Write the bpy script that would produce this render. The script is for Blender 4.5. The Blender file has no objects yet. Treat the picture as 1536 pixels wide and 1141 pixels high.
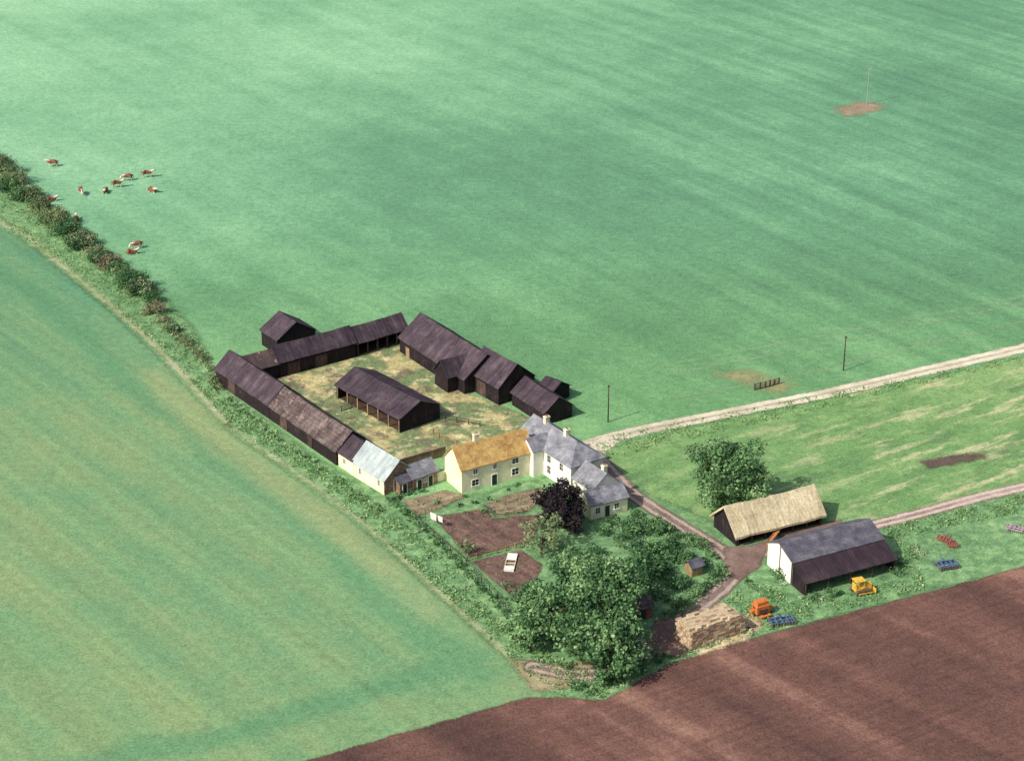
import bpy, bmesh, math, random
import numpy as np
from mathutils import Vector, Matrix
random.seed(7); rng=np.random.default_rng(7)
scene=bpy.context.scene
COL=scene.collection
# ------------------------------------------------------------------ camera + survey
H=160.0; PITCH=math.radians(25); F=3000.0
sp,cp=math.sin(PITCH),math.cos(PITCH)
def S(px,py,z=0.0):
    """rectify an aerial survey reading to world ground coordinates (metres)"""
    u=(px-768)/F; v=(py-570.5)/F
    t=(H-z)/(sp+v*cp)
    return (t*u, t*(cp-v*sp))
cam=bpy.data.cameras.new("camera"); co=bpy.data.objects.new("camera",cam); COL.objects.link(co)
co.location=(0,0,H); co.rotation_euler=(math.radians(90)-PITCH,0,0)
cam.sensor_width=36; cam.lens=36*F/1536; cam.clip_start=1; cam.clip_end=20000
scene.camera=co
# ------------------------------------------------------------------ light
az=Vector((-0.80,-0.60)).normalized(); el=math.radians(42)
sd=Vector((az.x*math.cos(el),az.y*math.cos(el),math.sin(el)))
sl=bpy.data.lights.new("sun","SUN"); sl.energy=4.4; sl.angle=math.radians(0.6); sl.color=(1,0.93,0.84)
so=bpy.data.objects.new("sun",sl); COL.objects.link(so); so.location=(0,300,200)
so.rotation_euler=(-sd).to_track_quat('-Z','Y').to_euler()
w=bpy.data.worlds.new("World"); scene.world=w; w.use_nodes=True
nt=w.node_tree; bg=nt.nodes["Background"]; sky=nt.nodes.new("ShaderNodeTexSky")
sky.sky_type='NISHITA'; sky.sun_disc=False; sky.sun_elevation=el; sky.sun_rotation=math.atan2(az.x,az.y)%(2*math.pi)
sky.air_density=1.0; sky.dust_density=4.0; sky.ozone_density=0.8
nt.links.new(sky.outputs[0],bg.inputs[0]); bg.inputs[1].default_value=0.13
scene.view_settings.view_transform='Standard'; scene.view_settings.look='None'; scene.view_settings.exposure=0
# ------------------------------------------------------------------ shader helpers
def lin(c):
    return tuple(((x/255)/12.92 if x/255<=0.04045 else (((x/255)+0.055)/1.055)**2.4) for x in c)+(1.0,)
class NT:
    def __init__(s,name):
        s.m=bpy.data.materials.new(name); s.m.use_nodes=True; s.t=s.m.node_tree; s.b=s.t.nodes["Principled BSDF"]
        s.b.inputs["Specular IOR Level"].default_value=0.2
    def n(s,ty): return s.t.nodes.new(ty)
    def l(s,a,b): s.t.links.new(a,b)
    def setin(s,sock,v):
        if hasattr(v,"is_output"): s.l(v,sock)
        else: sock.default_value=v
    def math(s,op,a,b=0.0,c=None,clamp=False):
        n=s.n("ShaderNodeMath"); n.operation=op; n.use_clamp=clamp
        s.setin(n.inputs[0],a); s.setin(n.inputs[1],b)
        if c is not None: s.setin(n.inputs[2],c)
        return n.outputs[0]
    def pos(s):
        return s.n("ShaderNodeNewGeometry").outputs["Position"]
    def obj(s): return s.n("ShaderNodeTexCoord").outputs["Object"]
    def map(s,v,scale=(1,1,1),rot=(0,0,0)):
        r=s.n("ShaderNodeMapping"); s.l(v,r.inputs[0]); r.inputs["Rotation"].default_value=rot
        m=s.n("ShaderNodeMapping"); s.l(r.outputs[0],m.inputs[0]); m.inputs["Scale"].default_value=scale
        return m.outputs[0]
    def noise(s,v,scale,detail=3,rough=0.55,out="Fac"):
        n=s.n("ShaderNodeTexNoise"); s.l(v,n.inputs["Vector"]); n.inputs["Scale"].default_value=scale
        n.inputs["Detail"].default_value=detail; n.inputs["Roughness"].default_value=rough
        return n.outputs[out]
    def ramp(s,f,stops):
        n=s.n("ShaderNodeValToRGB"); s.setin(n.inputs[0],f); e=n.color_ramp.elements
        while len(e)<len(stops): e.new(0.5)
        for i,(p,c) in enumerate(stops): e[i].position=p; e[i].color=lin(c)
        return n.outputs[0]
    def mix(s,f,a,b,blend='MIX'):
        n=s.n("ShaderNodeMix"); n.data_type='RGBA'; n.blend_type=blend
        s.setin(n.inputs[0],f); s.setin(n.inputs[6],a); s.setin(n.inputs[7],b); return n.outputs[2]
    def smooth(s,x,a,b):
        n=s.n("ShaderNodeMapRange"); n.interpolation_type='SMOOTHSTEP'; s.setin(n.inputs[0],x)
        n.inputs[1].default_value=a; n.inputs[2].default_value=b; return n.outputs[0]
    def attr(s,name):
        n=s.n("ShaderNodeAttribute"); n.attribute_name=name; return n.outputs["Fac"]
    def gain(s,col,f):
        g=s.n("ShaderNodeVectorMath"); g.operation='SCALE'; s.setin(g.inputs[0],col); s.setin(g.inputs["Scale"],f); return g.outputs[0]
    def bump(s,h,strength,dist=0.1):
        n=s.n("ShaderNodeBump"); s.l(h,n.inputs["Height"]); n.inputs["Strength"].default_value=strength; n.inputs["Distance"].default_value=dist
        s.l(n.outputs[0],s.b.inputs["Normal"])
    def fin(s,col,rough=0.9):
        s.setin(s.b.inputs["Base Color"],col); s.b.inputs["Roughness"].default_value=rough; return s.m

AXA=math.radians(-53)  # farm axis pointing toward the near right
AXB=math.radians(34)
SOLID={}
def ground_mat(name,stops,big=0.5,med=0.3,streak=0.35,sdir=AXA,sfreq=0.12,bigs=0.012,meds=0.16,fine=0.35,edge=None,bump=0.4,extra=None,finescale=2.4,amax=1.0):
    if edge and amax>=1.0:
        SOLID[name]=(ground_mat(name+"_core",stops,big,med,streak,sdir,sfreq,bigs,meds,fine,None,bump,extra,finescale),edge[0]*1.3+edge[1])
    s=NT(name); p=s.pos()
    n1=s.noise(p,bigs,3); n2=s.noise(p,meds,4,0.6); n3=s.noise(p,finescale,3,0.75)
    st=s.noise(s.map(p,(0.03,1,1),(0,0,-sdir)),sfreq,4,0.55)
    f=s.math('MULTIPLY_ADD',s.math('SUBTRACT',n1,0.5),big*3,0.5)
    f=s.math('MULTIPLY_ADD',s.math('SUBTRACT',n2,0.5),med*3,f)
    f=s.math('MULTIPLY_ADD',s.math('SUBTRACT',st,0.5),streak*3,f)
    if extra and 'pre' in extra: f=extra['pre'](s,p,f)
    col=s.ramp(f,stops)
    if extra and 'post' in extra: col=extra['post'](s,p,col)
    cn=s.noise(p,2.0,2,0.6,"Color")
    cn=s.gain(cn,0.5); col=s.mix(0.07,col,cn)
    g=s.math('MULTIPLY_ADD',s.math('SUBTRACT',n3,0.5),fine*4.4,1.0)
    g2=s.math('MULTIPLY_ADD',s.math('SUBTRACT',s.noise(p,0.7,3,0.6),0.5),fine*2.0,g)
    col=s.gain(col,g2)
    s.fin(col,0.95); s.b.inputs["Specular IOR Level"].default_value=0.08
    if bump: s.bump(n3,bump,0.25)
    if edge:
        amp,soft=edge
        en=s.math('ADD',s.noise(p,0.35,4,0.65),s.math('MULTIPLY',s.noise(p,2.2,3,0.6),0.6))
        d=s.math('MULTIPLY_ADD',s.math('SUBTRACT',en,0.8),amp*2,s.attr('d'))
        a=s.smooth(d,-soft,soft)
        if amax<1: a=s.math('MULTIPLY',a,amax)
        tr=s.n("ShaderNodeBsdfTransparent"); mx=s.n("ShaderNodeMixShader"); out=s.t.nodes["Material Output"]
        s.l(a,mx.inputs[0]); s.l(tr.outputs[0],mx.inputs[1]); s.l(s.b.outputs[0],mx.inputs[2]); s.l(mx.outputs[0],out.inputs[0])
    return s.m

def seg_d(X,Y,a,b):
    ax,ay=a; bx,by=b; dx,dy=bx-ax,by-ay; L=dx*dx+dy*dy+1e-9
    t=np.clip(((X-ax)*dx+(Y-ay)*dy)/L,0,1); return np.hypot(X-ax-t*dx,Y-ay-t*dy)
def line_d(X,Y,pts):
    d=np.full(X.shape,1e9)
    for a,b in zip(pts[:-1],pts[1:]): d=np.minimum(d,seg_d(X,Y,a,b))
    return d
def poly_d(X,Y,pts):
    d=line_d(X,Y,list(pts)+[pts[0]]); ins=np.zeros(X.shape,bool); n=len(pts)
    for i in range(n):
        x1,y1=pts[i]; x2,y2=pts[(i+1)%n]
        c=((y1>Y)!=(y2>Y))&(X<(x2-x1)*(Y-y1)/((y2-y1)+1e-12)+x1); ins^=c
    return np.where(ins,d,-d)
def mesh_np(name,V,Fq,mats,attrs=None,parent=None,matidx=None):
    me=bpy.data.meshes.new(name); V=np.asarray(V,dtype=np.float32); Fq=np.asarray(Fq,dtype=np.int32)
    k=Fq.shape[1]
    me.vertices.add(len(V)); me.vertices.foreach_set("co",V.ravel())
    me.loops.add(Fq.size); me.loops.foreach_set("vertex_index",Fq.ravel())
    me.polygons.add(len(Fq)); me.polygons.foreach_set("loop_start",np.arange(len(Fq),dtype=np.int32)*k)
    try: me.polygons.foreach_set("loop_total",np.full(len(Fq),k,dtype=np.int32))
    except Exception: pass
    for m in mats: me.materials.append(m)
    if matidx is not None: me.polygons.foreach_set("material_index",np.asarray(matidx,dtype=np.int32))
    for an,arr in (attrs or {}).items():
        at=me.attributes.new(an,'FLOAT','POINT'); at.data.foreach_set("value",np.asarray(arr,dtype=np.float32))
    me.update(calc_edges=True); me.validate()
    o=bpy.data.objects.new(name,me); COL.objects.link(o)
    if parent: o.parent=parent
    return o
def sheet(name,df,bbox,res,z,mat,margin=2.0,attrs=None):
    x0,x1,y0,y1=bbox; xs=np.arange(x0,x1+res,res); ys=np.arange(y0,y1+res,res)
    X,Y=np.meshgrid(xs,ys); D=df(X,Y); nx=len(xs); ny=len(ys)
    idx=np.arange(nx*ny).reshape(ny,nx)
    q=np.stack([idx[:-1,:-1],idx[:-1,1:],idx[1:,1:],idx[1:,:-1]],-1).reshape(-1,4)
    d=D.ravel(); q=q[(d[q].max(1)>-margin)]
    used=np.unique(q); remap=np.full(nx*ny,-1); remap[used]=np.arange(len(used))
    V=np.stack([X.ravel(),Y.ravel(),np.full(nx*ny,z)],-1)[used]
    at={'d':d[used]}
    for k,fn in (attrs or {}).items(): at[k]=fn(X,Y).ravel()[used]
    mats=[mat]; mi=None
    if mat.name in SOLID: mats.append(SOLID[mat.name][0]); mi=(d[q].min(1)>SOLID[mat.name][1]).astype(int)
    return mesh_np(name,V,remap[q],mats,at,matidx=mi)
def W(pts): return [S(*p) for p in pts]
def poly_sheet(name,pts,res,z,mat,margin=2.0,attrs=None):
    a=np.array(pts); bb=(a[:,0].min()-margin,a[:,0].max()+margin,a[:,1].min()-margin,a[:,1].max()+margin)
    return sheet(name,lambda X,Y:poly_d(X,Y,pts),bb,res,z,mat,margin,attrs)
def strip_sheet(name,pts,hw,res,z,mat,margin=1.5,attrs=None):
    a=np.array(pts); m=hw+margin; bb=(a[:,0].min()-m,a[:,0].max()+m,a[:,1].min()-m,a[:,1].max()+m)
    return sheet(name,lambda X,Y:hw-line_d(X,Y,pts),bb,res,z,mat,margin,attrs)
def smooth_line(pts,n=8):
    P=[np.array(p) for p in pts]; P=[2*P[0]-P[1]]+P+[2*P[-1]-P[-2]]; out=[]
    for i in range(1,len(P)-2):
        for k in range(n):
            t=k/n; a,b,c,d=P[i-1],P[i],P[i+1],P[i+2]
            out.append(tuple(0.5*((2*b)+(-a+c)*t+(2*a-5*b+4*c-d)*t*t+(-a+3*b-3*c+d)*t**3)))
    out.append(tuple(P[-2])); return out
# ------------------------------------------------------------------ ground zones
def past_pre(s,p,f):
    sx=s.n("ShaderNodeSeparateXYZ"); s.l(p,sx.inputs[0])
    far=s.smooth(sx.outputs[1],420,620); left=s.smooth(sx.outputs[0],60,-150)  # grass colour paler far and left: haze and washed-out corner painted in
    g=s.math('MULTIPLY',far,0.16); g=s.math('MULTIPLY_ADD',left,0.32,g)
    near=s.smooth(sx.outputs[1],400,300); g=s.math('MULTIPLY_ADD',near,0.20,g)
    # broad tractor swathes, only in the right-hand half of the pasture
    sw=s.noise(s.map(p,(0.04,1,1),(0,0,-AXA+0.05)),0.22,3,0.5)
    right=s.smooth(sx.outputs[0],-30,80)
    g=s.math('MULTIPLY_ADD',s.math('MULTIPLY',s.math('SUBTRACT',sw,0.5),right),0.6,g)
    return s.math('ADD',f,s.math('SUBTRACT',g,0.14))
def past_post(s,p,col):
    sx=s.n("ShaderNodeSeparateXYZ"); s.l(p,sx.inputs[0])
    near=s.math('MULTIPLY',s.smooth(sx.outputs[1],460,320),0.8)
    return s.mix(near,col,s.mix(1.0,col,lin((255,246,206)),'MULTIPLY'))
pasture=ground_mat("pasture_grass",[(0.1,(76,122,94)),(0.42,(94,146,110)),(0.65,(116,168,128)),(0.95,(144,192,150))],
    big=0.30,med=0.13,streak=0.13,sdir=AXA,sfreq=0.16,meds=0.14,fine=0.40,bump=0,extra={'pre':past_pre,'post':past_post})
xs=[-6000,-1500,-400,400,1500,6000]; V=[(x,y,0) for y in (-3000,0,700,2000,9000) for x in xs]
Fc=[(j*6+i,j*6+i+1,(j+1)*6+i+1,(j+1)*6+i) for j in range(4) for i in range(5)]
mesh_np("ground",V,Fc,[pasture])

crop_edge=[(-60,300),(0,342),(40,362),(100,412),(180,480),(250,548),(300,602),(350,652),(420,700),(500,758),(580,822),(650,888),(720,948),(770,990),(800,1020),(815,1042)]
ce=W(crop_edge)
plough_top=[(430,1150),(600,1100),(700,1072),(790,1046),(850,1046),(905,1052),(960,1020),(1010,993),(1100,965),(1230,930),(1340,902),(1536,850)]
pt_=W(plough_top)
far_l=(ce[0][0]-180,ce[0][1]+240)
band1=smooth_line(W([(-100,330),(60,450),(180,560),(300,665),(420,760),(520,850),(600,930),(720,1010)]))
band2=smooth_line(W([(-50,1180),(200,1130),(400,1085),(560,1035),(720,985)]))
band3=smooth_line(W([(230,560),(300,640),(380,700),(470,770),(560,840),(640,915)]))
def crop_post(s,p,col):
    wob=s.math('MULTIPLY',s.math('SUBTRACT',s.noise(p,0.07,3),0.5),7)
    b=s.smooth(s.math('ADD',s.attr('b'),wob),4.2,0.4)
    col=s.mix(s.math('MULTIPLY',b,0.65),col,lin((80,134,94)))
    b3=s.smooth(s.math('ADD',s.attr('b3'),wob),4.5,0.4)
    col=s.mix(s.math('MULTIPLY',b3,0.4),col,lin((152,160,112)))
    # drill rows
    dr=s.noise(s.map(p,(0.012,1,1),(0,0,-(AXA+0.04))),0.55,2,0.5)
    return s.gain(col,s.math('MULTIPLY_ADD',s.math('SUBTRACT',dr,0.5),0.42,1.0))
def crop_pre(s,p,f):
    sx=s.n("ShaderNodeSeparateXYZ"); s.l(p,sx.inputs[0])
    return s.math('ADD',f,s.math('MULTIPLY_ADD',s.smooth(sx.outputs[1],300,410),-0.22,0.03))
cropm=ground_mat("young_crop",[(0.1,(86,136,100)),(0.4,(106,146,102)),(0.65,(124,150,102)),(0.95,(146,158,112))],
    big=0.28,med=0.14,streak=0.2,sdir=AXA+0.06,sfreq=0.16,fine=0.34,bump=0,edge=(1.2,0.9),extra={'post':crop_post,'pre':crop_pre})
poly_sheet("crop_field",ce+[(10,160),(-350,100),(-520,far_l[1]),far_l],1.6,0.012,cropm,3,
    {'b':lambda X,Y:np.minimum(line_d(X,Y,band1),line_d(X,Y,band2)),'b3':lambda X,Y:line_d(X,Y,band3)})
rough=ground_mat("rough_grass",[(0.15,(80,116,76)),(0.45,(102,142,94)),(0.7,(126,164,110)),(0.95,(168,186,136))],
    big=0.2,med=0.4,streak=0.1,meds=0.35,fine=0.42,edge=(1.8,1.0),bump=0.5)
verge=[(0,338),(100,408),(250,540),(350,648),(500,752),(650,882),(790,1018),(850,1046),(905,1052),(1010,993),(1230,930),(1536,852),(1720,805),(1720,690),(1536,735),(1300,795),(1150,830),(1120,790),(1000,740),(950,700),(900,690),(800,720),(700,745),(600,750),(480,690),(330,575),(290,490),(230,430),(100,325),(0,255)]
poly_sheet("grass_verge",W(verge),1.0,0.024,rough,3)
def pad_post(s,p,col):
    n=s.noise(s.map(p,(0.25,1,1),(0,0,-AXB)),0.30,4,0.65)
    sx=s.n("ShaderNodeSeparateXYZ"); s.l(p,sx.inputs[0]); rt=s.math('MULTIPLY_ADD',s.smooth(sx.outputs[0],25,80),0.65,0.2)
    col=s.mix(s.math('MULTIPLY',s.smooth(n,0.50,0.66),rt),col,lin((184,184,142)))
    n=s.noise(s.map(p,(0.3,1,1),(0.3,0,-AXB)),0.22,4,0.65)
    return s.mix(s.math('MULTIPLY',s.smooth(n,0.52,0.68),0.7),col,lin((84,118,74)))
paddm=ground_mat("paddock_grass",[(0.1,(88,128,76)),(0.45,(110,150,90)),(0.75,(136,166,106)),(0.95,(168,178,128))],
    big=0.3,med=0.36,streak=0.2,sdir=AXB,sfreq=0.3,fine=0.42,edge=(1.2,0.8),bump=0.4,extra={'post':pad_post})
q1=S(1700,490); q2=S(1700,690)
poly_sheet("paddock",W([(905,672),(1000,648),(1200,607),(1536,535)])+[q1,q2]+W([(1536,732),(1310,790),(1220,780),(1090,790),(960,735),(915,695)]),1.0,0.034,paddm,3)
def pl_post(s,p,col):
    wv=s.noise(s.map(p,(0.02,1,1),(0,0,-(AXB-0.04))),1.3,2,0.5)
    col=s.gain(col,s.math('MULTIPLY_ADD',s.math('SUBTRACT',wv,0.5),0.7,1.0))
    return col
plm=ground_mat("ploughed_soil",[(0.1,(76,51,47)),(0.4,(94,65,57)),(0.65,(112,79,69)),(0.95,(154,118,101))],
    big=0.3,med=0.2,streak=0.5,sdir=AXA+0.1,sfreq=0.13,fine=0.36,edge=(0.7,0.4),bump=0.7,extra={'post':pl_post})
e2=(pt_[-1][0]+340,pt_[-1][1]+215)
poly_sheet("ploughed_field",pt_+[e2,(520,100),(-40,100),(S(300,1190)[0],S(300,1190)[1])],1.5,0.044,plm,3)
# tracks
def rut_post(w1,c):
    def f(s,p,col):
        d=s.attr('d'); wob=s.math('MULTIPLY',s.math('SUBTRACT',s.noise(p,0.5,3),0.5),0.7)
        x=s.math('ABSOLUTE',s.math('SUBTRACT',s.math('ADD',d,wob),w1))
        return s.mix(s.math('MULTIPLY',s.smooth(x,0.5,0.15),0.8),col,lin(c))
    return f
def lane_post(s,p,col):
    d=s.attr('d'); wob=s.math('MULTIPLY',s.math('SUBTRACT',s.noise(p,0.4,4),0.5),0.9)
    return s.mix(s.math('MULTIPLY',s.smooth(s.math('ADD',d,wob),1.15,1.6),0.75),col,lin((142,148,108)))
lanem=ground_mat("chalk_lane",[(0.2,(176,164,144)),(0.5,(208,198,176)),(0.85,(230,222,202))],big=0.1,med=0.4,streak=0.1,fine=0.2,edge=(0.5,0.25),extra={'post':lane_post})
lane=smooth_line(W([(870,672),(905,660),(960,646),(1040,630),(1140,610),(1250,588),(1380,558),(1536,522),(1760,468)]))
strip_sheet("farm_lane",lane,1.7,0.4,0.056,lanem,1.2)
poly_sheet("lane_apron",W([(862,668),(905,655),(945,648),(930,662),(905,682),(880,690)]),0.5,0.066,ground_mat("chalk_apron",[(0.2,(176,164,144)),(0.5,(204,194,172)),(0.85,(226,218,198))],big=.1,med=.4,streak=0,fine=.2,edge=(0.6,0.3)),1.5)
trm=ground_mat("dirt_track",[(0.2,(100,82,78)),(0.5,(130,110,102)),(0.85,(162,144,130))],big=0.2,med=0.4,streak=0.1,fine=0.3,edge=(0.6,0.35),extra={'post':rut_post(0.75,(180,164,150))})
tr1=smooth_line(W([(892,682),(920,712),(950,742),(1000,775),(1050,806),(1090,832),(1105,850),(1090,875),(1055,905),(1010,938),(975,965),(930,1000),(870,1012),(800,1000)]))
strip_sheet("dirt_track",tr1,1.6,0.4,0.078,trm,1.2)
tr2=smooth_line(W([(1100,842),(1140,830),(1200,812),(1300,790),(1380,770),(1460,748),(1536,730),(1700,690)]))
trm2=ground_mat("farm_track_soil",[(0.2,(128,104,96)),(0.5,(156,134,124)),(0.85,(188,172,158))],big=0.2,med=0.4,streak=0.1,fine=0.3,edge=(0.6,0.35),extra={'post':rut_post(0.7,(200,188,174))})
strip_sheet("dirt_track",tr2,1.4,0.4,0.088,trm2,1.2)
mud=ground_mat("yard_mud",[(0.2,(92,72,68)),(0.5,(118,96,88)),(0.9,(146,126,114))],big=.2,med=.4,streak=0,fine=.3,edge=(0.8,0.4))
poly_sheet("yard_mud",W([(1085,822),(1130,818),(1235,785),(1262,780),(1262,795),(1150,826),(1140,850),(1110,870),(1088,860)]),0.5,0.098,mud,1.5)
poly_sheet("yard_mud",W([(985,930),(1020,925),(1040,940),(1030,985),(985,985),(965,960)]),0.5,0.098,mud,1.5)
pathm=ground_mat("trodden_edge",[(0.2,(140,162,112)),(0.5,(172,184,138)),(0.9,(200,206,170))],big=.2,med=.4,streak=0,fine=.3,edge=(1.0,0.7),amax=0.75)
strip_sheet("footpath",smooth_line(W([(-60,292),(0,334),(40,354),(100,404),(180,470),(250,536),(300,590),(345,640)])),0.7,0.5,0.056,pathm,1.5)
strip_sheet("footpath",smooth_line(W([(345,640),(420,692),(500,750),(580,814),(650,880),(720,942),(780,1002)])),0.4,0.5,0.056,pathm,1.5)
faint=ground_mat("faint_wheelings",[(0.2,(140,176,130)),(0.9,(164,192,148))],big=.2,med=.4,streak=0,fine=.3,edge=(0.8,0.8),amax=0.5)
for off in (0,14,52):
    strip_sheet("wheel_marks",smooth_line(W([(1000,548+off),(1200,510+off),(1400,472+off*0.8),(1560,440+off*0.7)])),0.3,0.6,0.054+off*0.0001,faint,1.8)
poly_sheet("worn_earth",W([(765,985),(830,998),(885,990),(900,1000),(850,1030),(800,1035),(785,1015)]),0.5,0.068,ground_mat("worn_earth",[(0.2,(128,118,90)),(0.5,(156,146,112)),(0.9,(180,168,138))],big=.2,med=.4,streak=0,fine=.3,edge=(1.2,0.8)),2)
# straw yard
def yard_post(s,p,col):
    n=s.noise(p,0.15,5,0.66); col=s.mix(s.math('MULTIPLY',s.smooth(n,0.43,0.54),0.9),col,lin((100,124,82)))
    n=s.noise(s.map(p,(1,1,1),(0,0,1)),0.25,4,0.66); col=s.mix(s.math('MULTIPLY',s.smooth(n,0.52,0.61),0.75),col,lin((108,92,80)))
    n=s.noise(s.map(p,(1,1,1),(0,0,2)),0.3,5,0.7); return s.mix(s.math('MULTIPLY',s.smooth(n,0.54,0.66),0.8),col,lin((214,204,158)))
yardm=ground_mat("straw_yard",[(0.15,(144,134,94)),(0.45,(178,168,118)),(0.8,(208,200,148))],big=0.2,med=0.4,streak=0.1,meds=0.4,fine=0.45,edge=(0.6,0.3),bump=0.8,extra={'post':yard_post})
poly_sheet("farmyard",W([(405,572),(610,508),(700,590),(760,612),(815,636),(780,652),(690,672),(600,692),(560,670),(505,640),(430,590)]),0.6,0.108,yardm,1.5)
# garden
soil=ground_mat("garden_soil",[(0.15,(82,60,56)),(0.5,(106,82,74)),(0.85,(134,108,94))],big=0.1,med=0.4,streak=0.35,sdir=AXA,sfreq=0.8,meds=0.5,fine=0.4,edge=(0.7,0.4),bump=1.0)
soil2=ground_mat("garden_soil_dry",[(0.15,(108,94,76)),(0.5,(134,120,96)),(0.85,(162,148,118))],big=0.1,med=0.4,streak=0.35,sdir=AXB,sfreq=0.9,meds=0.5,fine=0.4,edge=(0.8,0.5),bump=1.0)
poly_sheet("vegetable_bed",W([(650,776),(722,764),(740,778),(812,772),(800,812),(752,824),(705,836)]),0.5,0.118,soil,1.2)
poly_sheet("vegetable_bed",W([(708,842),(780,826),(812,846),(800,878),(772,898)]),0.5,0.118,soil,1.2)
poly_sheet("vegetable_bed",W([(606,752),(668,736),(700,744),(655,766),(625,775)]),0.5,0.118,soil2,1.2)
poly_sheet("vegetable_bed",W([(722,758),(765,742),(808,732),(822,744),(790,770),(740,776)]),0.5,0.118,soil2,1.2)
poly_sheet("bare_soil_patch",W([(1252,164),(1270,158),(1295,153),(1325,158),(1316,166),(1290,172),(1268,175)]),0.8,0.05,ground_mat("bare_clay",[(0.2,(140,128,102)),(0.5,(164,144,120)),(0.9,(184,166,140))],big=.1,med=.4,streak=0,fine=.25,edge=(3.0,2.0),amax=0.8),4)
poly_sheet("bare_soil_patch",W([(1380,692),(1425,684),(1480,678),(1478,686),(1430,697),(1395,702)]),0.6,0.06,ground_mat("dark_manure",[(0.2,(78,66,60)),(0.5,(98,84,74)),(0.9,(122,110,90))],big=.1,med=.4,streak=0,fine=.4,edge=(1.6,0.9),amax=0.95),2.5)
poly_sheet("bare_soil_patch",W([(1075,560),(1120,556),(1190,578),(1170,590),(1110,574)]),0.6,0.05,ground_mat("worn_gateway",[(0.2,(140,148,98)),(0.5,(162,160,114)),(0.9,(184,176,134))],big=.1,med=.4,streak=0,fine=.3,edge=(2.4,2.0),amax=0.7),4)
# ------------------------------------------------------------------ building materials
def bmat(name,stops,sc=(1,1,1),freq=1.0,bump=0.3,rough=0.85,lines=None,grain=0.25,spec=0.2,patch=None):
    s=NT(name); o=s.obj()
    n=s.noise(s.map(o,sc),freq,5,0.65); n2=s.noise(o,0.35,3)
    f=s.math('MULTIPLY_ADD',s.math('SUBTRACT',n2,0.5),1.0,s.math('MULTIPLY_ADD',s.math('SUBTRACT',n,0.5),1.3,0.5))
    col=s.ramp(f,stops); h=n
    if patch:
        pn=s.noise(o,patch[1],4,0.7); col=s.mix(s.math('MULTIPLY',s.smooth(pn,patch[2],patch[2]+0.1),patch[3]),col,lin(patch[0]))
    if lines:
        ax,fr,st=lines; sx=s.n("ShaderNodeSeparateXYZ"); s.l(o,sx.inputs[0])
        sn=s.math('SINE',s.math('MULTIPLY',sx.outputs[ax],fr*2*math.pi)); q=s.smooth(sn,0.4,1.0)
        col=s.gain(col,s.math('SUBTRACT',1.0,s.math('MULTIPLY',q,st))); h=s.math('SUBTRACT',n,q)
    g=s.math('MULTIPLY_ADD',s.math('SUBTRACT',s.noise(o,3.2,3,0.7),0.5),grain*4,1.0)
    col=s.gain(col,g); s.bump(h,bump,0.06); s.b.inputs["Specular IOR Level"].default_value=spec
    return s.fin(col,rough)
def slate(name,stops,tile=(0.45,0.3),var=0.3,lichen=None):
    s=NT(name); o=s.obj(); sx=s.n("ShaderNodeSeparateXYZ"); s.l(o,sx.inputs[0])
    cb=s.n("ShaderNodeCombineXYZ"); s.l(sx.outputs[0],cb.inputs[0]); s.l(s.math('MULTIPLY',sx.outputs[2],1.5),cb.inputs[1])
    br=s.n("ShaderNodeTexBrick"); s.l(cb.outputs[0],br.inputs[0]); br.inputs["Scale"].default_value=1; br.inputs["Brick Width"].default_value=tile[0]; br.inputs["Row Height"].default_value=tile[1]
    br.inputs["Mortar Size"].default_value=0.02; br.inputs["Color1"].default_value=(0.5,0.5,0.5,1); br.inputs["Color2"].default_value=(1,1,1,1); br.inputs["Mortar"].default_value=(0.25,0.25,0.25,1)
    n=s.noise(o,0.6,4,0.65); f=s.math('MULTIPLY_ADD',s.math('SUBTRACT',n,0.5),1.6,0.5); col=s.ramp(f,stops)
    col=s.mix(var,col,br.outputs[0],'MULTIPLY')
    if lichen: col=s.mix(s.math('MULTIPLY',s.smooth(s.noise(o,1.1,5,0.7),0.5,0.62),lichen[1]),col,lin(lichen[0]))
    col=s.gain(col,s.math('MULTIPLY_ADD',s.math('SUBTRACT',s.noise(o,3.0,3,0.7),0.5),0.8,1.05))
    s.bump(br.outputs["Fac"],0.3,0.03); s.b.inputs["Specular IOR Level"].default_value=0.3
    return s.fin(col,0.7)
board=bmat("tarred_boards",[(0.2,(26,21,25)),(0.55,(40,33,37)),(0.9,(60,51,53))],(1,1,0.3),1.5,lines=(0,2.2,0.35))
boardh=bmat("weatherboards",[(0.2,(30,24,27)),(0.55,(44,36,39)),(0.9,(66,56,57))],(0.3,0.3,1),1.5,lines=(2,3.0,0.35))
croof=bmat("tarred_roof",[(0.2,(54,45,53)),(0.55,(74,63,71)),(0.9,(100,89,94))],(1,0.25,0.25),0.9,bump=0.5,lines=(0,1.2,0.14),patch=((104,94,94),0.5,0.56,0.4))
croof2=bmat("weathered_tile_roof",[(0.2,(64,53,55)),(0.5,(90,77,77)),(0.85,(130,118,110))],(1,0.3,0.3),1.2,bump=0.5,lines=(2,2.2,0.2),patch=((146,136,122),0.8,0.56,0.5),grain=0.35)
croof3=bmat("felt_roof",[(0.2,(50,41,49)),(0.55,(68,58,66)),(0.9,(90,80,86))],(1,0.3,0.3),0.8,bump=0.4,lines=(0,0.9,0.12),patch=((98,88,90),0.4,0.55,0.35))
rustroof=bmat("rusty_iron_roof",[(0.2,(64,54,56)),(0.5,(84,70,70)),(0.9,(116,98,92))],(1,0.3,0.3),0.9,lines=(0,2,0.25),patch=((186,176,164),0.5,0.6,0.8))
slatem=slate("slate_roof",[(0.2,(98,99,108)),(0.5,(126,128,136)),(0.85,(158,160,164))])
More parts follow.
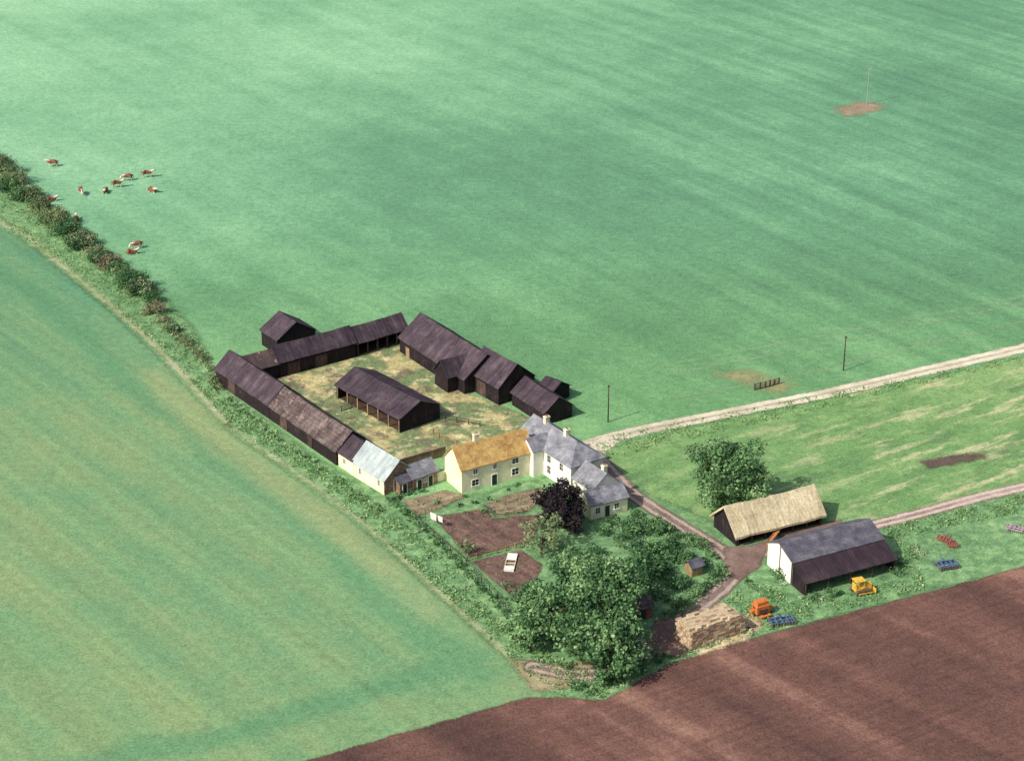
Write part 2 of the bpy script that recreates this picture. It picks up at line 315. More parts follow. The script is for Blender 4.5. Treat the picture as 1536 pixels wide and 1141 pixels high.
slated=slate("blue_slate_roof",[(0.2,(70,69,80)),(0.5,(90,89,100)),(0.85,(118,117,124))])
lichroof=slate("lichened_tile_roof",[(0.2,(146,108,70)),(0.45,(172,136,84)),(0.7,(188,158,98)),(0.95,(202,186,136))],(0.35,0.3),0.3,((190,168,98),0.7))
palem=bmat("asbestos_roof",[(0.2,(140,152,154)),(0.55,(168,180,180)),(0.9,(194,204,202))],(1,0.3,0.3),1,lines=(0,2.2,0.15),grain=0.15,spec=0.2)
purpm=bmat("corrugated_iron_roof",[(0.2,(46,37,44)),(0.55,(60,48,56)),(0.9,(80,66,70))],(1,0.3,0.3),0.8,lines=(0,1.8,0.25))
cream=bmat("cream_render",[(0.1,(200,192,158)),(0.5,(226,220,188)),(0.9,(238,234,206))],(1,1,0.5),0.8,bump=0.15,grain=0.08)
white=bmat("white_render",[(0.1,(206,204,192)),(0.5,(230,228,216)),(0.9,(238,238,228))],(1,1,0.5),0.8,bump=0.15,grain=0.06)
brick=bmat("brick_wall",[(0.2,(112,90,78)),(0.5,(138,112,96)),(0.9,(168,146,124))],(1,1,1),1.4,lines=(2,3.2,0.2),grain=0.3)
redbrick=bmat("red_brick_wall",[(0.2,(112,66,54)),(0.5,(138,84,68)),(0.9,(160,112,92))],(1,1,1),1.4,lines=(2,3.2,0.2),grain=0.3)
thatch=bmat("thatch",[(0.15,(156,144,114)),(0.45,(186,174,142)),(0.75,(208,198,168)),(0.95,(222,214,190))],(1.5,0.3,0.3),1.6,bump=1.0,rough=1,grain=0.35,patch=((148,136,110),0.7,0.58,0.5))
glass=NT("window_glass"); glass=glass.fin(lin((38,40,46)),0.15)
wpaint=bmat("white_paint",[(0.2,(200,198,188)),(0.9,(232,230,222))],grain=0.04)
dpaint=bmat("dark_green_paint",[(0.2,(34,52,48)),(0.9,(52,72,64))],grain=0.1)
timber=bmat("weathered_timber",[(0.2,(112,92,68)),(0.5,(148,124,92)),(0.9,(180,160,122))],(1,1,0.3),2,grain=0.2)
dtimber=bmat("dark_timber",[(0.2,(52,42,40)),(0.5,(74,60,56)),(0.9,(100,84,76))],(1,1,0.3),2,grain=0.2)
bark=bmat("bark",[(0.2,(58,48,40)),(0.5,(84,70,58)),(0.9,(116,102,86))],(1,1,0.3),2,bump=0.8,grain=0.3)
def paint(name,c,rough=0.45,dirt=(70,58,50)):
    s=NT(name); o=s.obj(); n=s.noise(o,2.2,4,0.65)
    col=s.mix(s.math('MULTIPLY',s.smooth(n,0.48,0.7),0.6),lin(c),lin(dirt)); return s.fin(col,rough)
# ------------------------------------------------------------------ mesh builder
class MB:
    def __init__(s): s.v=[]; s.f=[]; s.mi=[]; s.cur=0
    def poly(s,pts,faces):
        b=len(s.v); s.v+= [tuple(p) for p in pts]
        for f in faces: s.f.append(tuple(b+i for i in f)); s.mi.append(s.cur)
    def box(s,x0,x1,y0,y1,z0,z1,M=None):
        P=[Vector(p) for p in ((x0,y0,z0),(x1,y0,z0),(x1,y1,z0),(x0,y1,z0),(x0,y0,z1),(x1,y0,z1),(x1,y1,z1),(x0,y1,z1))]
        if M: P=[M@p for p in P]
        s.poly(P,[(0,3,2,1),(4,5,6,7),(0,1,5,4),(1,2,6,5),(2,3,7,6),(3,0,4,7)])
    def prism(s,prof,a0,a1,axis='x',M=None):
        n=len(prof); P=[]
        for a in (a0,a1):
            for (u,v) in prof: P.append(Vector((a,u,v)) if axis=='x' else Vector((u,a,v)))
        if M: P=[M@p for p in P]
        s.poly(P,[tuple(range(n)),tuple(range(2*n-1,n-1,-1))]+[(i,(i+1)%n,n+(i+1)%n,n+i) for i in range(n)])
    def tube(s,a,b,r0,r1,n=8,cap=True):
        a=Vector(a); b=Vector(b); q=(b-a).to_track_quat('Z','Y'); P=[]
        for c,r in ((a,r0),(b,r1)):
            for i in range(n):
                t=2*math.pi*i/n; P.append(c+q@Vector((r*math.cos(t),r*math.sin(t),0)))
        fs=[(i,(i+1)%n,n+(i+1)%n,n+i) for i in range(n)]
        if cap: fs+= [tuple(range(n-1,-1,-1)),tuple(range(n,2*n))]
        s.poly(P,fs)
    def obj(s,name,mats,parent=None,bevel=0):
        me=bpy.data.meshes.new(name); me.from_pydata(s.v,[],s.f)
        for m in (mats if isinstance(mats,list) else [mats]): me.materials.append(m)
        me.polygons.foreach_set("material_index",s.mi); me.update()
        bm=bmesh.new(); bm.from_mesh(me); bmesh.ops.recalc_face_normals(bm,faces=bm.faces); bm.to_mesh(me); bm.free()
        o=bpy.data.objects.new(name,me); COL.objects.link(o)
        if parent: o.parent=parent
        if bevel:
            md=o.modifiers.new("bevel","BEVEL"); md.width=bevel; md.segments=2
        return o
def empty(name,x,y,ang=0,z=0):
    e=bpy.data.objects.new(name,None); COL.objects.link(e); e.location=(x,y,z); e.rotation_euler=(0,0,ang); e.empty_display_size=0.5; return e
def roof(L,Wd,e,r,oh,t,ry,hl,hr,jit,y0=0):
    m=MB(); N=max(4,int(L/1.2)); s1=(r-e)/ry; s2=(r-e)/max(Wd-ry,0.01)
    P=[]; ph=random.random()*10
    for i in range(N+1):
        k=i/N; xe=-oh+(L+2*oh)*k; x0=hl if hl else -oh; x1=(L-hr) if hr else L+oh; xr=x0+(x1-x0)*k
        j=lambda a: jit*(math.sin(i*1.3+ph+a)*0.5+random.uniform(-0.5,0.5)) if jit else 0
        sag=-jit*2.4*math.sin(math.pi*k)
        F_=(xe,-oh+j(0)*0.5,e-oh*s1+j(1)); R_=(xr,ry,r+j(2)+sag); B_=(xe,Wd+oh,e-oh*s2+j(3))
        for q in (F_,R_,B_): P.append((q[0],q[1],q[2]+t))
        for q in (F_,R_,B_): P.append(q)
    fs=[]
    for i in range(N):
        a=6*i; b=6*(i+1)
        fs+=[(a,b,b+1,a+1),(a+1,b+1,b+2,a+2),(a+3,a+4,b+4,b+3),(a+4,a+5,b+5,b+4),(a,a+3,b+3,b),(a+2,b+2,b+5,a+5)]
    for a,h in ((0,hl),(6*N,hr)):
        if h: fs+=[(a,a+1,a+2),(a+3,a+5,a+4),(a,a+2,a+5,a+3)]
        else: fs+=[(a,a+1,a+4,a+3),(a+1,a+2,a+5,a+4)]
    m.poly(P,fs); return m
bedm=bmat("bedding",[(0.2,(60,48,44)),(0.9,(92,76,62))])
def building(name,P,Q=None,W=6,e=3,r=5,wall=board,roofm=croof,L=None,ang=None,open_front=False,ry=None,hl=0,hr=0,oh=0.3,t=0.14,jit=0.06,
             wins=(),doors=(),chim=(),posts=timber,npost=5,wall_l=None,wall_r=None,ridge=None,doorm=None):
    P=Vector(P)
    if Q is not None: Q=Vector(Q); d=Q-P; L=d.length; ang=math.atan2(d.y,d.x)
    E=empty(name,P.x,P.y,ang); ry=ry or W/2; T=0.2
    m=MB()
    if not open_front: m.box(T,L-T,0,T,0,e-0.01)
    m.box(T,L-T,W-T,W,0,e-0.01); m.obj("walls",wall,E)
    prof=[(0,0),(W,0),(W,e-0.01),(ry,r-0.01),(0,e-0.01)]; rect=[(0,0),(W,0),(W,e-0.01),(0,e-0.01)]
    m=MB(); m.prism(rect if hl else prof,0,T); m.obj("gable_wall",wall_l or wall,E)
    m=MB(); m.prism(rect if hr else prof,L-T,L); m.obj("end_wall",wall_r or wall,E)
    roof(L,W,e,r,oh,t,ry,hl,hr,jit).obj("roof",roofm,E)
    if ridge:
        m=MB(); x0=hl or -oh; x1=L-(hr or -oh); m.prism([(ry-0.2,r+t-0.1),(ry,r+t+0.09),(ry+0.2,r+t-0.1)],x0,x1); m.obj("ridge_tiles",ridge,E)
    if open_front:
        m=MB()
        for i in range(npost+1):
            x=0.25+(L-0.5)*i/npost; m.box(x-0.12,x+0.12,0.0,0.2,0,e-0.2)
        m.box(0.2,L-0.2,-0.02,0.18,e-0.2,e-0.02); m.obj("posts",posts,E)
        m=MB(); m.box(0.3,L-0.3,0.4,W-0.4,0.02,0.12); m.obj("bedding",bedm,E)
    fr=MB(); gl=MB(); dr=MB()
    def bx(mb,wl,a0,a1,d0,d1,z0,z1):
        if wl=='f': mb.box(a0,a1,-d1,-d0,z0,z1)
        elif wl=='l': mb.box(-d1,-d0,a0,a1,z0,z1)
        else: mb.box(L+d0,L+d1,a0,a1,z0,z1)
    for (wl,a,z,ww,hh) in wins:
        a0,a1=a-ww/2,a+ww/2; b=0.1
        bx(gl,wl,a0,a1,0.004,0.02,z,z+hh)
        bx(fr,wl,a0-b,a0,0,0.09,z,z+hh); bx(fr,wl,a1,a1+b,0,0.09,z,z+hh); bx(fr,wl,a0-b,a1+b,0,0.09,z+hh,z+hh+b); bx(fr,wl,a0-b-0.08,a1+b+0.08,0,0.16,z-0.1,z)
        bx(fr,wl,a-0.03,a+0.03,0.024,0.06,z,z+hh); bx(fr,wl,a0,a-0.03,0.024,0.05,z+hh*0.5-0.025,z+hh*0.5+0.025); bx(fr,wl,a+0.03,a1,0.024,0.05,z+hh*0.5-0.025,z+hh*0.5+0.025)
    for (wl,a,ww,hh) in doors:
        a0,a1=a-ww/2,a+ww/2
        bx(dr,wl,a0,a1,0.004,0.05,0,hh); bx(fr,wl,a0-0.1,a0,0,0.1,0,hh); bx(fr,wl,a1,a1+0.1,0,0.1,0,hh); bx(fr,wl,a0-0.1,a1+0.1,0,0.1,hh,hh+0.1)
    if wins: gl.obj("windows",glass,E)
    if wins or doors: fr.obj("frames",wpaint if wall in (cream,white,brick) else dtimber,E)
    if doors: dr.obj("door",doorm or dpaint,E)
    if chim:
        m=MB()
        for (x,y,z0,z1,sx,sy,cm) in chim:
            m.cur=0; m.box(x-sx/2,x+sx/2,y-sy/2,y+sy/2,z0,z1); m.box(x-sx/2-0.08,x+sx/2+0.08,y-sy/2-0.08,y+sy/2+0.08,z1,z1+0.14)
            m.cur=1
            for o in (-0.18,0.18): m.tube((x+o,y,z1+0.14),(x+o,y,z1+0.45),0.11,0.09)
        m.obj("chimney",[chim[0][6],redbrick],E)
    return E
def lerp(a,b,t): return (a[0]+(b[0]-a[0])*t,a[1]+(b[1]-a[1])*t)
# ---- farm buildings
lp,lq=S(325,574),S(505,698); lm=lerp(lp,lq,0.46)
building("black_barn",lp,lm,6.6,3.0,5.9,boardh,croof,jit=0.09,doors=(('f',6,2.6,2.5),),doorm=dtimber)
building("black_barn",lerp(lp,lq,0.463),lq,6.6,2.9,5.7,boardh,croof2,jit=0.10,doors=(('f',5,2.4,2.4),('f',14,1.3,2.0)),doorm=dtimber)
building("small_black_barn",S(393,517),S(417,533),8.6,3.3,6.0,board,croof)
building("cattle_shed",S(370,580.5),S(419,566.8),5.2,3.1,5.2,board,rustroof)
building("cattle_shed",S(420,567),S(534,536),5.2,3.3,5.7,board,croof3,doors=(('f',3,2.4,2.5),('f',9,2.4,2.5)),doorm=dtimber)
building("open_cattle_shed",S(536,535.5),S(612,513),5.0,3.0,5.4,board,croof,open_front=True,npost=5,posts=dtimber)
building("long_barn",S(600,528),S(697,592),10,3.2,7.0,board,croof,jit=0.09,doors=(('f',3,1.4,2.1),),doorm=timber)
building("barn_porch",S(672,590),None,4.6,3.4,5.9,board,croof3,L=6,ang=AXB)
building("tall_barn",S(701,581),S(748,608),8.4,3.7,7.3,board,croof,doors=(('f',4.5,2.6,2.8),),doorm=dtimber,jit=0.08)
building("low_barn",S(768,607),S(816,638),6.2,2.6,4.9,board,croof3,jit=0.08)
building("lean_shed",S(806,600),S(826,608),5.2,2.4,3.9,board,croof3)
building("open_yard_shed",S(505,598),S(600,650),9.2,2.9,5.0,board,croof3,open_front=True,npost=6,posts=timber,jit=0.07)
building("cart_shed",S(508,698),S(530,713.5),6.0,2.9,5.2,cream,croof3,wins=(('f',2,1.3,0.6,0.8),))
building("garage",S(530.5,713.8),S(577,743),6.2,2.9,5.6,cream,palem,wall_r=brick,jit=0.02,wins=(('f',2.0,1.3,0.5,1.0),('f',7.5,1.3,0.5,1.0),),doors=(('r',3.2,2.4,2.3),),doorm=dtimber,ridge=palem)
building("wash_house",S(620,737),S(656,724),4.2,2.5,4.0,brick,slatem,jit=0.02,doors=(('f',1.3,0.9,1.9),('f',3.6,0.9,1.9)),wins=(('f',2.5,1.1,0.5,0.6),))
building("privy",S(600,742),S(618,736),3.0,2.2,3.1,brick,slated,jit=0.01,doors=(('f',1.0,0.8,1.8),))
FH=empty("farmhouse",0,0,0)
h1=building("cottage_wing",S(693,740),S(800,711),6.0,4.5,7.5,cream,lichroof,jit=0.05,oh=0.25,
  wins=(('f',2.6,0.9,1.3,1.1),('f',10.4,0.9,1.3,1.2),('f',10.4,3.1,1.2,0.9),('f',2.6,3.1,0.8,0.8),('f',6.4,3.1,0.6,0.8)),doors=(('f',6.3,1.0,2.0),),
  chim=((4.6,3.3,7.0,8.6,1.0,0.6,cream),))
h2=building("main_wing",S(778,686),S(856,738),6.8,4.9,7.3,white,slatem,hr=3.0,oh=0.35,jit=0.02,ridge=slatem,
  wins=(('f',9.2,3.0,0.9,1.3),('f',12.8,3.0,0.9,1.3),('f',9.2,0.9,0.9,1.4),('r',3.4,3.0,1.0,1.3),('r',3.4,0.9,1.0,1.3)),
  chim=((3.4,3.5,6.0,8.3,0.7,0.9,cream),(9.4,3.5,6.0,8.3,0.7,0.9,cream)))
h3=building("back_wing",S(859,741),S(888,760),5.6,3.2,5.4,white,slatem,oh=0.25,jit=0.02,ridge=slatem,wins=(('f',2,1,0.8,1),),chim=((4.4,3.2,4,6.3,0.7,0.8,cream),))
h4=building("scullery_wing",S(886,780),S(941,766),4.6,2.7,4.3,cream,slatem,oh=0.25,jit=0.02,ridge=slatem,wins=(('f',1.3,1.0,0.8,1.0),('f',4.9,1.0,0.8,1.0)),doors=(('f',3.1,0.9,2.0),))
h5=building("stair_wing",S(800,716),None,4.0,4.9,6.6,white,slatem,L=4.0,ang=AXA+math.pi/2-0.05,jit=0.0,oh=0.2)
for h in (h1,h2,h3,h4,h5): h.parent=FH
building("thatched_barn",S(1105,819),S(1232,787),7.2,2.1,5.4,board,thatch,open_front=True,npost=6,oh=0.55,t=0.4,jit=0.10,posts=dtimber)
mb=building("machinery_barn",S(1187,877),S(1322,841),7.0,4.0,5.5,white,slated,jit=0.03,ry=4.0,open_front=True,npost=4,oh=0.2)
m=MB(); Lb=(Vector(S(1187,877))-Vector(S(1322,841))).length
m.prism([(-3.9,2.15),(0.0,3.85),(0.0,3.95),(-3.9,2.27)],-0.15,Lb+0.15); m.obj("lean_to_roof",purpm,mb)
m=MB()
for i in range(5):
    x=0.2+(Lb-0.4)*i/4; m.box(x-0.1,x+0.1,-3.7,-3.5,0,2.22)
m.obj("lean_to_posts",dtimber,mb)
m=MB(); m.prism([(-3.4,0),(-0.05,0),(-0.05,3.78),(-3.4,2.3)],Lb-0.2,Lb-0.05); m.prism([(-3.4,0),(-0.05,0),(-0.05,3.78),(-3.4,2.3)],0.02,0.17); m.obj("lean_to_side",board,mb)
m=MB(); m.box(-0.06,-0.005,0.0,0.25,0,4.0); m.box(-0.06,-0.005,3.4,3.6,0,5.2); m.obj("corner_post",dtimber,mb)
building("brick_hut",S(952,932),S(978,926),2.6,2.2,3.2,redbrick,croof2,doors=(('f',1.3,0.8,1.7),))
building("garden_shed",S(1038,866),S(1054,861),2.0,1.8,2.5,timber,slated)
def wall_line(name,pts,h,th,mat):
    m=MB()
    for a,b in zip(pts[:-1],pts[1:]):
        a=Vector(a);b=Vector(b); d=b-a; M=Matrix.Translation((a.x,a.y,0))@Matrix.Rotation(math.atan2(d.y,d.x),4,'Z')
        m.box(0,d.length,-th/2,th/2,0,h,M); m.box(-0.03,d.length+0.03,-th/2-0.05,th/2+0.05,h,h+0.08,M)
    return m.obj(name,mat)
wall_line("yard_wall",W([(600,703),(640,691),(668,683)]),1.8,0.25,brick)
wall_line("yard_wall",W([(656,722),(676,716)]),1.6,0.25,cream)
def fence(name,pts,h=1.2,sp=2.2,rails=2,mat=timber,pr=0.07):
    m=MB()
    for a,b in zip(pts[:-1],pts[1:]):
        a=Vector(a);b=Vector(b); d=b-a; n=max(1,int(d.length/sp)); M=Matrix.Translation((a.x,a.y,0))@Matrix.Rotation(math.atan2(d.y,d.x),4,'Z')
        for i in range(n+1):
            x=d.length*i/n; hh=h*random.uniform(0.92,1.08); m.box(x-pr,x+pr,-pr,pr,0,hh,M)
        for k in range(rails):
            z=h*(0.9-0.36*k); m.box(0,d.length,pr+0.003,pr+0.05,z-0.06,z+0.06,M)
    return m.obj(name,mat)
fence("yard_fence",W([(650,652),(668,664),(684,668)]),1.3,1.6,3)
fence("yard_fence",W([(668,632),(720,640)]),1.2,2,2,dtimber)
fence("yard_gate",W([(672,586),(686,582)]),1.4,1.2,4)
fence("yard_gate",W([(604,528),(620,538)]),1.4,1.2,4)
fence("yard_fence",W([(512,618),(528,612)]),1.2,1.6,3,dtimber)
fence("garden_fence",W([(700,842),(745,830),(800,816)]),1.1,1.6,2,timber)
fence("garden_fence",W([(617,775),(700,848),(770,925)]),1.0,2.5,1,dtimber,0.05)
fence("field_gate",W([(1132,585),(1148,582),(1168,576)]),1.3,1.0,5,dtimber,0.12)
def pole(px,py,h):
    x,y=S(px,py); m=MB(); m.tube((0,0,0),(0,0,h),0.14,0.09,8)
    m.box(-0.25,0.25,-0.05,0.05,h-0.3,h-0.2); m.tube((-0.2,0,h-0.2),(-0.2,0,h),0.05,0.04,6); m.tube((0.2,0,h-0.2),(0.2,0,h),0.05,0.04,6)
    o=m.obj("utility_pole",dtimber); o.location=(x,y,0); o.rotation_euler=(0,0,0.5); return o
pole(912,633,7.4); pole(1265,556,7.2)
m=MB(); x,y=S(1300,157); h=10.5; m.tube((0,0,0),(0,0,h),0.13,0.09)
m.tube((0,0,h-1.2),(-0.8,0,h),0.06,0.06); m.tube((0,0,h-1.2),(0.8,0,h),0.06,0.06); m.box(-0.9,0.9,-0.04,0.04,h-0.06,h+0.04); o=m.obj("utility_pole",bmat("grey_wood",[(0.2,(126,142,126)),(0.9,(160,172,156))])); o.location=(x,y,0)
# ------------------------------------------------------------------ foliage
def leafmat(name,stops,trans=0.25):
    s=NT(name); t=s.attr('tone'); col=s.ramp(t,stops)
    s.fin(col,0.8); s.b.inputs["Specular IOR Level"].default_value=0.15
    if trans<=0.05: return s.m
    tr=s.n("ShaderNodeBsdfTranslucent"); s.l(col,tr.inputs[0]); mx=s.n("ShaderNodeMixShader"); mx.inputs[0].default_value=trans
    s.l(s.b.outputs[0],mx.inputs[1]); s.l(tr.outputs[0],mx.inputs[2]); s.l(mx.outputs[0],s.t.nodes["Material Output"].inputs[0]); return s.m
lf_green=leafmat("leaves_green",[(0.0,(58,88,60)),(0.4,(84,122,80)),(0.7,(114,152,100)),(1.0,(156,184,132))])
lf_dark=leafmat("leaves_dark",[(0.0,(50,78,56)),(0.4,(70,106,70)),(0.7,(94,134,86)),(1.0,(126,162,108))])
lf_olive=leafmat("leaves_olive",[(0.0,(82,98,70)),(0.4,(116,136,96)),(0.7,(146,162,118)),(1.0,(182,190,148))])
lf_purple=leafmat("leaves_copper",[(0.0,(28,24,30)),(0.5,(42,36,42)),(1.0,(64,56,56))],0.05)
lf_brown=leafmat("leaves_twiggy",[(0.0,(96,92,74)),(0.5,(128,122,96)),(1.0,(158,154,120))])
lf_grass=leafmat("grass_blades",[(0.0,(88,124,80)),(0.4,(112,152,98)),(0.7,(140,174,118)),(1.0,(188,202,152))],0.3)
def leaf_quads(C,size,Nn,tone):
    n=len(C); R=rng.normal(size=(n,3)); Nn=Nn+0.6*R; Nn/=np.linalg.norm(Nn,axis=1)[:,None]+1e-9
    A=rng.normal(size=(n,3)); U=np.cross(Nn,A); U/=np.linalg.norm(U,axis=1)[:,None]+1e-9; Vv=np.cross(Nn,U)
    s=size[:,None]; k=rng.uniform(0.5,1.0,(n,1))
    V=np.stack([C-U*s,C-Vv*s*k+U*s*0.1,C+U*s,C+Vv*s*k-U*s*0.1],1).reshape(-1,3)
    return V,np.arange(4*n).reshape(n,4),np.repeat(tone,4)
def clump_leaves(cc,cr,per,lsz,flat=0.8):
    Cs=[];Ns=[];T=[];Z=[]
    for c,r in zip(cc,cr):
        k=max(12,int(per*r*r)); d=rng.normal(size=(k,3)); d/=np.linalg.norm(d,axis=1)[:,None]
        rad=r*rng.uniform(0.55,1.08,(k,1)); p=c+d*rad*np.array([1,1,flat]); Cs.append(p); Ns.append(d+np.array([0,0,0.35]))
        T.append(np.full(k,rng.uniform(0.1,0.85))+rng.normal(0,0.15,k)); Z.append(rng.uniform(0.6,1.25,k)*lsz)
    return np.concatenate(Cs),np.concatenate(Z),np.concatenate(Ns),np.clip(np.concatenate(T),0,1)
def tree(name,px,py,cz,R,rz,mat,dens=1.0,lsz=0.27,taper=0.0,trunk=0.3,clumpf=0.25):
    x,y=S(px,py,cz); n=int(42*dens*(R/5)**0.6)+14; cc=[];cr=[]
    a,b,c=rng.uniform(0,6.28,3)
    while len(cc)<n:
        d=rng.normal(size=3); d/=np.linalg.norm(d); th=math.atan2(d[1],d[0])
        lob=1+0.15*math.sin(3*th+a)+0.12*math.sin(5*th+b)+0.1*math.sin(4*d[2]+c)
        rr=(rng.uniform(0.25,1)**0.45)*0.82*lob; p=d*rr*np.array([R,R,rz])
        if taper: p[:2]*=max(0.12,1-taper*(p[2]/rz*0.5+0.5))*1.25
        if cz+p[2]<0.4: continue
        cc.append(p+np.array([0,0,cz])); cr.append(R*clumpf*rng.uniform(0.5,1.3)*(0.7 if taper and p[2]>0.4*rz else 1))
    C,Z,Nn,T=clump_leaves(cc,cr,46*dens,lsz)
    k=C[:,2]>0.1; V,Fq,tn=leaf_quads(C[k],Z[k],Nn[k],T[k])
    m=MB(); tr=trunk; top=(rng.normal()*0.2,rng.normal()*0.2,cz*0.8)
    m.tube((0,0,0),(top[0]*.5,top[1]*.5,cz*0.45),tr*1.2,tr*0.85,8,False); m.tube((top[0]*.5,top[1]*.5,cz*0.45),top,tr*0.85,tr*0.5,8,False)
    for i in rng.choice(len(cc),min(14,len(cc)),replace=False):
        e=cc[i]; st=Vector(top)*random.uniform(0.5,0.95); mid=(st+Vector(e))*0.5+Vector((0,0,0.4)); m.tube(st,mid,tr*0.4,tr*0.25,6,False); m.tube(mid,e,tr*0.25,tr*0.08,6,False)
    nb=len(m.v); V=np.concatenate([np.array([tuple(v) for v in m.v]),V]); F2=np.concatenate([np.array(m.f),Fq+nb])
    mi=np.concatenate([np.zeros(len(m.f)),np.ones(len(Fq))]).astype(int)
    o=mesh_np(name,V,F2,[bark,mat],{'tone':np.concatenate([np.full(nb,0.3),tn])},matidx=mi); o.location=(x,y,0); return o
def shrubs(name,items,mat,per=60,lsz=0.2,jitter=1.0):
    """items: (x,y,radius,height)"""
    cc=[];cr=[]
    for (x,y,r,h) in items:
        k=int(6+r*r*2.2)
        for _ in range(k):
            a=rng.uniform(0,6.28); q=r*math.sqrt(rng.uniform(0,1))*0.8; zz=h*rng.uniform(0.15,0.85)*(1-0.35*(q/r))
            cc.append(np.array([x+q*math.cos(a),y+q*math.sin(a),zz])); cr.append(min(r,h)*rng.uniform(0.28,0.5))
    C,Z,Nn,T=clump_leaves(cc,cr,per,lsz); k=C[:,2]>0.02; V,Fq,tn=leaf_quads(C[k],Z[k],Nn[k],T[k])
    return mesh_np(name,V,Fq,[mat],{'tone':tn})
def along(pts,step,r,h,jit=0.3):
    out=[]
    for a,b in zip(pts[:-1],pts[1:]):
        d=math.hypot(b[0]-a[0],b[1]-a[1]); n=max(1,int(d/step))
        for i in range(n):
            t=(i+random.random()*0.6)/n; s=random.uniform(1-jit,1+jit)
            out.append((a[0]+(b[0]-a[0])*t+random.uniform(-.3,.3)*r,a[1]+(b[1]-a[1])*t+random.uniform(-.3,.3)*r,r*s,h*s*random.uniform(0.85,1.15)))
    return out
tree("oak_tree",1097,709,6.6,7.1,6.0,lf_green,1.25,0.25)
tree("yew_tree",842,756,4.4,4.4,5.3,lf_purple,1.9,0.2,taper=0.5,clumpf=0.3)
tree("apple_tree",812,800,3.8,4.1,3.5,lf_olive,0.9,0.21,trunk=0.2)
for (px,py,cz,R,rz,mt,dn) in [(826,914,5.8,5.7,5.0,lf_green,1.0),(905,888,7.6,7.4,5.6,lf_green,1.05),(925,960,5.2,5.4,4.4,lf_green,1.0),(872,950,4.6,4.6,3.8,lf_green,1.0),
      (862,850,4.8,4.8,3.8,lf_green,0.9),(795,948,3.2,3.4,2.8,lf_green,0.9),(950,858,4.2,4.6,3.4,lf_dark,0.9),(912,1000,2.6,3.0,2.2,lf_dark,0.9)]:
    tree("ash_tree",px,py,cz,R,rz,mt,dn)
tree("pear_tree",872,738,3.0,1.9,2.8,lf_olive,0.7,0.18,trunk=0.12)
tree("plum_tree",700,818,1.7,2.2,1.4,lf_olive,0.6,0.17,trunk=0.1)
def bl(L,k=1.0): return [(S(px,py)[0],S(px,py)[1],r*k,h*k) for px,py,r,h in L]
shrubs("hedgerow",bl([(0,262,3.4,4.4),(22,275,3.0,4.0),(45,298,2.6,3.2),(62,318,2.6,3.4),(85,338,3.0,3.8),(122,368,2.8,3.4),(140,385,2.2,2.8),(-25,248,3.4,4),(-60,228,3.4,4),(186,418,2.0,2.6),(212,442,2.6,3.4)],1.22),lf_olive,46,0.2)
shrubs("hedgerow",bl([(162,400,2.6,3.0),(232,470,2.2,2.8),(246,484,1.5,1.8)],1.15),lf_brown,46,0.19)
shrubs("hedgerow",bl([(196,432,3.0,3.8),(205,440,2.4,3.2),(10,285,2.2,3.0),(30,300,2.2,3.0),(52,312,2.0,2.8),(72,334,2.0,2.6),(100,352,2.6,3.4),(112,374,2.0,2.6),(150,395,2.2,2.8),(176,412,2.2,2.8),(225,454,2.0,2.6),(262,498,1.4,1.6)],1.25),lf_dark,46,0.2)
shrubs("hedgerow",along(W([(250,490),(285,520),(318,552),(330,590)]),1.4,1.2,1.2,0.5),lf_olive,60,0.16)
shrubs("garden_hedge",along(W([(585,752),(600,765),(640,800),(690,850),(735,898),(768,930)]),1.1,0.85,1.5,0.3),lf_green,90,0.15)
shrubs("garden_hedge",along(W([(585,752),(608,742),(640,738)]),0.9,0.55,1.2,0.3),lf_dark,90,0.14)
shrubs("garden_hedge",along(W([(945,772),(990,790),(1040,815),(1075,838),(1082,862),(1060,885),(1020,915),(995,930)]),1.3,1.2,1.9,0.35),lf_green,70,0.17)
shrubs("garden_shrubs",bl([(950,800,2.4,3),(985,800,2.2,2.8),(1000,830,2.8,3.2),(1030,845,2.4,2.6),(985,860,2.6,3.2),(1015,880,2.2,2.6),(920,790,1.6,2.2),(905,800,1.6,1.8),(960,830,2.6,3),(890,835,2,2.4),(990,900,1.6,2.2),(1060,846,1.4,1.4)]),lf_dark,60,0.19)
shrubs("garden_shrubs",bl([(935,815,1.8,2.2),(970,850,2.0,2.4),(1000,800,1.4,2.2),(780,900,1.6,2),(760,880,1.0,1.2),(770,940,1.6,1.8),(1010,810,1.4,1.6),(655,757,0.7,0.9),(690,760,0.8,0.8),(712,756,0.9,0.8),(725,768,0.7,0.7),(700,745,0.6,0.6),(775,728,0.7,0.7),(735,748,0.7,0.7),(745,752,0.6,0.5),(760,735,0.6,0.6)]),lf_green,70,0.16)
shrubs("bramble_bush",bl([(1170,866,1.5,1.6),(1245,892,1.3,1.4),(1222,897,1.1,1.1),(1208,886,0.9,1),(1345,862,1.2,1.4),(1352,845,1.3,1.4),(1260,890,0.8,0.9),(1120,872,0.8,0.8),(870,1030,1.5,1.2),(960,1005,1.6,1.5),(985,992,1.3,1.1),(1000,985,0.8,0.7),(890,1040,1.0,0.8),(850,1000,1.2,1.2),(900,1020,1.4,1.4)]),lf_dark,80,0.16)
shrubs("cow_parsley",bl([(1175,876,0.7,0.8),(1200,897,0.7,0.7),(1232,900,0.6,0.7),(975,990,1.0,0.8),(940,1015,0.8,0.8),(1375,826,1.0,0.9),(1385,832,0.7,0.7),(700,880,0.6,0.7),(625,800,0.6,0.7)]),leafmat("umbels",[(0,(140,160,120)),(1,(214,220,196))]),60,0.12)
shrubs("nettle_patch",along(W([(340,600),(420,660),(500,715),(580,775)]),2.2,0.8,0.5,0.5),lf_green,60,0.15)
